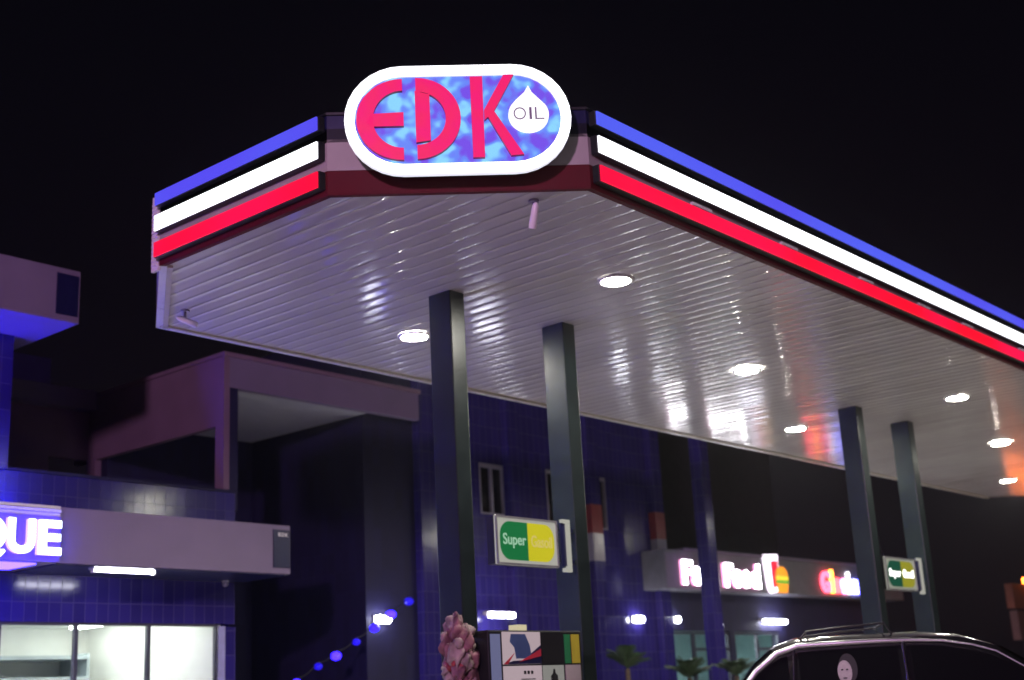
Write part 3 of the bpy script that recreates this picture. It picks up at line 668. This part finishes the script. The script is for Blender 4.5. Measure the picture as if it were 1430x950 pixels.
# ---------------------------------------------------------------- blue string lights across the alley
sl = thing('string_lights', (13.9, 15.05, 2.6), 'string of blue glowing globe lights slanting across the dark alley wall', 'string lights')
pts = [(12.2, 15.05, 1.75), (12.69, 15.05, 1.98), (13.10, 15.05, 2.20), (13.45, 15.05, 2.36), (13.86, 15.05, 2.55), (14.24, 15.05, 2.77), (14.60, 15.05, 2.98), (15.0, 15.05, 3.19)]
cd = MB(); cpts = []
for a, b_ in zip(pts[:-1], pts[1:]):
    a, b_ = Vector(a), Vector(b_)
    for k in range(5): q = a.lerp(b_, k/5); q.z -= .05*math.sin(math.pi*k/5)*1.0; cpts.append(q)
cd.tube(cpts+[Vector(pts[-1])], .010, 6)
for p in pts[1:]: cd.tube([(p[0], p[1], p[2]+.01), (p[0], p[1], p[2]-.04)], .022, 8)
cd.build('cord', M_BLACK, sl)
rs_ = random.Random(5)
for i, p in enumerate(pts[1:]):
    g = rs_.choice((.05, .065, .08)); MB().blob((p[0], p[1]-.01, p[2]-g*.9), (g, g, g*.8), i, 16, 0).build('globe', emit('blue_globe_%d' % i, (.020, .008, 1.0), (11, .8, 9, 1.0, 4, 11, .8)[i]), sl)
# ================================================================ PALMS
M_LEAF = mat('palm_leaf', (.035, .075, .025), .5, var=.4, scale=8); M_TRK = mat('palm_trunk', (.10, .075, .05), .9, var=.3, scale=20, bump=.8); M_POT = mat('planter', (.20, .17, .15), .8)
def palm(x, y, h, spread, seed, label, n=15):
    t = thing('palm_plant', (x, y, .15), label, 'palm', 'young palms in front of the shops'); rnd = random.Random(seed)
    MB().tube([(x, y, .15), (x, y, .55)], [.2, .26], 16).build('pot', M_POT, t)
    MB().tube([(x, y, .5), (x+.03, y, h*.5), (x, y, h)], [.07, .05, .045], 10).build('trunk', M_TRK, t)
    mb = MB()
    for i in range(n):
        a = 2.4*i+rnd.uniform(-.2, .2); el = rnd.uniform(.75, 1.45); L = spread*rnd.uniform(.75, 1.1); d = Vector((math.cos(a), math.sin(a), 0)); pts = []
        for k in range(9):
            s = k/8; pts.append(Vector((x, y, h))+d*(L*s*math.cos(el)*(1+.3*s))+Vector((0, 0, L*(s*math.sin(el)-.38*s*s))))
        mb.tube(pts, [.012*(1-.8*k/8) for k in range(9)], 4)
        side = d.cross(Vector((0, 0, 1)))
        for k in range(2, 24):
            s = k/24; f = s*8; i0 = min(7, int(f)); p = pts[i0].lerp(pts[i0+1], f-i0); tg = (pts[i0+1]-pts[i0]).normalized()
            ll = spread*.42*math.sin(math.pi*(.15+.8*s))
            for sg in (-1, 1):
                e_ = p+(side*sg*.75+tg*.6+Vector((0, 0, -.25+rnd.uniform(-.1, .1))))*ll; wv = tg*.016
                mb.add([p-wv, p+wv, e_], [(0, 1, 2)])
    mb.build('crown', M_LEAF, t); return t
palm(20.8, 13.7, 1.75, .62, 1, 'young palm just left of the slim blue pillar')
palm(21.6, 13.2, 1.75, .55, 2, 'young palm right of the slim pillar, before the glazed entrance')
palm(18.9, 13.7, 1.95, .6, 3, 'dark young palm below the blue wall, right of the second column', 13)

# ================================================================ CAR
Hd = Vector((-.868, .623, 0)).normalized(); Hd = Vector((-.50, .866, 0)).normalized(); Sd = Vector((-Hd.y, Hd.x, 0))   # heading, left-hand side of car (towards camera)
CC = Vector((12.32, 5.98, 0))
car = thing('parked_car', CC, 'black estate car with chrome roof rails and a portrait sticker on its side window', 'car')
def cp(s, q, z): return CC+Hd*s+Sd*q+Vector((0, 0, z))
st = [(-2.0, .92, .80), (-1.9, 1.12, .86), (-1.64, 1.36, .88), (-1.35, 1.60, .88), (-1.05, 1.80, .88), (-.75, 1.90, .89), (-.4, 1.935, .90), (0, 1.945, .90), (.45, 1.945, .90), (.72, 1.94, .90), (.92, 1.88, .90), (1.12, 1.73, .90), (1.35, 1.47, .90), (1.6, 1.25, .90), (1.85, 1.16, .90), (2.3, 1.10, .89), (2.7, 1.0, .85), (2.86, .80, .76)]
def section(s, zr, hw):
    belt = min(1.12, zr-.03); tw = .17*max(0, (zr-1.15)/.7)
    r = [(hw*.93, .34), (hw, .6), (hw, .85 if zr > .9 else .7), (hw-.01, belt), (hw-tw*.93, zr-.075 if zr > 1.2 else zr-.02), (hw-tw-.07, zr-.015 if zr > 1.2 else zr-.005), (hw*.4, zr+.015), (0, zr+.02)]
    return r
mb = MB(); vs = []; n_ = 15
for (s, zr, hw) in st:
    r = section(s, zr, hw); full = r+[(-q, z) for (q, z) in r[-2::-1]]
    vs += [cp(s, q, z) for (q, z) in full]
fs = [(i*n_+k, i*n_+k+1, (i+1)*n_+k+1, (i+1)*n_+k) for i in range(len(st)-1) for k in range(n_-1)]
mb.add(vs, fs, True); mb.add(vs, [list(range(n_)), list(range((len(st)-1)*n_, len(st)*n_))[::-1]])
mb.build('body', M_CARP, car)
def zr_at(s):
    for (a, b_) in zip(st[:-1], st[1:]):
        if a[0] <= s <= b_[0]: f = (s-a[0])/(b_[0]-a[0]); return a[1]+(b_[1]-a[1])*f
    return 1
def side_pt(s, t_, sg=1, off=.006):   # t_ 0 belt .. 1 roof edge
    zr = zr_at(s); hw = .9; tw = .17*max(0, (zr-1.15)/.7); z0, z1 = 1.13, zr-.085
    q0, q1 = hw-.01, hw-tw*.93
    return cp(s, sg*(q0+(q1-q0)*t_+off), z0+(z1-z0)*t_)
for sg in (1, -1):
    for (a, b_, nm) in ((-1.35, -.30, 'x'), (-.18, .72, 'y'), (.82, 1.22, 'z')):
        mb = MB(); K = 6; vs = []
        for i in range(K+1):
            s = a+(b_-a)*i/K; vs += [side_pt(s, .02, sg), side_pt(s, .94, sg)]
        mb.add(vs, [(2*i, 2*i+2, 2*i+3, 2*i+1) if sg > 0 else (2*i, 2*i+1, 2*i+3, 2*i+2) for i in range(K)]); mb.build('side_window', M_CGLASS, car)
    MB().tube([side_pt(s, 1.02, sg, .012) for s in (1.6, 1.48, 1.35, 1.24, 1.12, .92, .72, .3, 0, -.3, -.6, -.85, -1.05, -1.3)], [.020, .022, .024, .026, .028, .028, .026, .024, .022, .018, .012, .010, .008, .006], 8).build('roof_trim', M_SATIN, car)
    MB().tube([side_pt(-.24, t_, sg, .012) for t_ in (0, .3, .7, 1.0)], .017, 8).build('door_pillar', M_CHROME, car)
    MB().tube([side_pt(.82-.07*t_, t_, sg, .010) for t_ in (0, .3, .7, 1.0)], .012, 8).build('front_pillar', M_CHROME, car)
    rl = MB().tube([cp(s, sg*.62, z) for s, z in ((.70, 1.92), (.62, 2.0), (.3, 2.02), (-.1, 2.04), (-.16, 1.93))], .010, 8); rl.build('roof_rail', M_BLACK, car)
    MB().blob(cp(.9, sg*1.0, 1.17), (.10, .10, .075), 4, 14, .02).build('wing_mirror', M_CARP, car)
MB().tube([cp(.62, .62, 2.0), cp(.62, -.62, 2.0)], .011, 8).tube([cp(-.1, .62, 2.04), cp(-.1, -.62, 2.04)], .011, 8).build('rack_bar', M_BLACK, car)
mb = MB(); vs = []
for s in (.95, 1.12, 1.35, 1.58):
    zr = zr_at(s); hw = .9-.17*max(0, (zr-1.15)/.7)-.08; vs += [cp(s+.012, hw, zr+.004), cp(s+.012, 0, zr+.032), cp(s+.012, -hw, zr+.004)]
mb.add(vs, [(3*i+j, 3*i+3+j, 3*i+4+j, 3*i+1+j) for i in range(3) for j in range(2)], True).build('windscreen', M_CGLASS, car)
mb = MB(); vs = []
for s in (-1.1, -1.35, -1.62, -1.82):
    zr = zr_at(s); hw = .9-.17*max(0, (zr-1.15)/.7)-.1; vs += [cp(s-.012, hw, zr+.004), cp(s-.012, 0, zr+.032), cp(s-.012, -hw, zr+.004)]
mb.add(vs, [(3*i+j, 3*i+1+j, 3*i+4+j, 3*i+3+j) for i in range(3) for j in range(2)], True).build('rear_window', M_CGLASS, car)
for s in (-1.25, 1.75):
    for sg in (1, -1):
        wb = MB().tube([cp(s, sg*.68, .36), cp(s, sg*.90, .36)], .35, 28).build('wheel', M_RUB, car)
        MB().tube([cp(s, sg*.901, .36), cp(s, sg*.915, .36)], .21, 20).build('rim', M_ALU, wb)
for sg in (1, -1):
    MB().blob(cp(2.74, sg*.62, .82), (.14, .16, .07), 2, 14, 0).build('headlight', mat('lamp_glass_%d' % (sg+1), (.6, .6, .6), .1), car)
    MB().blob(cp(-1.88, sg*.72, .92), (.06, .10, .13), 2, 14, 0).build('tail_light', mat('tail_glass_%d' % (sg+1), (.4, .01, .01), .2), car)
# portrait sticker on the front side window
M_STK = mat('pale_sticker', (.50, .46, .45), .6, var=.12, scale=30); M_STKD = mat('dark_sticker', (.02, .02, .02), .6)
sx_, tz = .30, .66
def stick(poly, m, nm, off):
    mb = MB(); pts = []
    for (a, b_) in poly:   # a along car, b up in metres from centre
        s = sx_+a; h = (zr_at(s)-.085-1.13); pts.append(side_pt(s, tz+b_/h, 1, off))
    mb.add(pts, [list(range(len(pts)))[::-1]]); o = mb.build(nm, m, car)
    so = o.modifiers.new('t', 'SOLIDIFY'); so.thickness = .001; return o
stick(ell(-.02, .03, .085, .135, 0, 345, 22), M_STKD, 'sticker_hair', .009)
stick(ell(.012, .0, .065, .105, 0, 345, 22), M_STK, 'sticker_face', .012)
stick([(.15, -.27), (.13, -.16), (.05, -.11), (-.04, -.11), (-.14, -.17), (-.2, -.27)][::-1], M_STK, 'sticker_shoulders', .0105)
stick(ell(.035, .02, .012, .008, 0, 330, 8), M_STKD, 'sticker_eye', .014); stick(ell(-.01, .02, .012, .008, 0, 330, 8), M_STKD, 'sticker_eye', .014)
stick(ell(.015, -.055, .02, .007, 0, 330, 8), M_STKD, 'sticker_mouth', .014)

# ================================================================ FAR RIGHT ROADSIDE SIGN
rs = thing('roadside_board', (36.5, 13, 0), 'dim brownish roadside board with an orange lamp at the far right edge', 'sign')
MB().box((35.5, 13, 3.22), (38.2, 13.2, 3.86)).build('upper_panel', mat('brown_panel', (.35, .12, .08), .6), rs)
MB().box((35.6, 13, 2.4), (38.2, 13.2, 3.16)).build('lower_panel', mat('dull_pink_panel', (.22, .12, .11), .6), rs)
MB().box((36.1, 13.05, 0), (36.2, 13.15, 2.39)).box((37.6, 13.05, 0), (37.7, 13.15, 2.39)).build('post', M_BLACK, rs)
MB().box((36.6, 12.9, 3.9), (38.4, 13.1, 4.05)).build('lamp', emit('orange_lamp', (1, .18, .02), 17), rs)
for o in bpy.data.objects:
    if '_w' in o: del o['_w']
hz = MB().box((-14, -14, -1.3), (60, 30, 9)).build('haze', M_DARK)  # thin haze added to put a soft glow round the lamps
m, t, b = nodes('lamp_glow_haze'); t.nodes.remove(b)
pv = N(t, 'ShaderNodeVolumePrincipled'); pv.inputs['Color'].default_value = (.9, .9, 1, 1); pv.inputs['Density'].default_value = .0006; pv.inputs['Anisotropy'].default_value = .88
t.links.new(pv.outputs[0], t.nodes['Material Output'].inputs['Volume'])
hz.data.materials.clear(); hz.data.materials.append(m); hz['kind'] = 'stuff'
if '_w' in hz: del hz['_w']
S.render.engine = 'CYCLES'
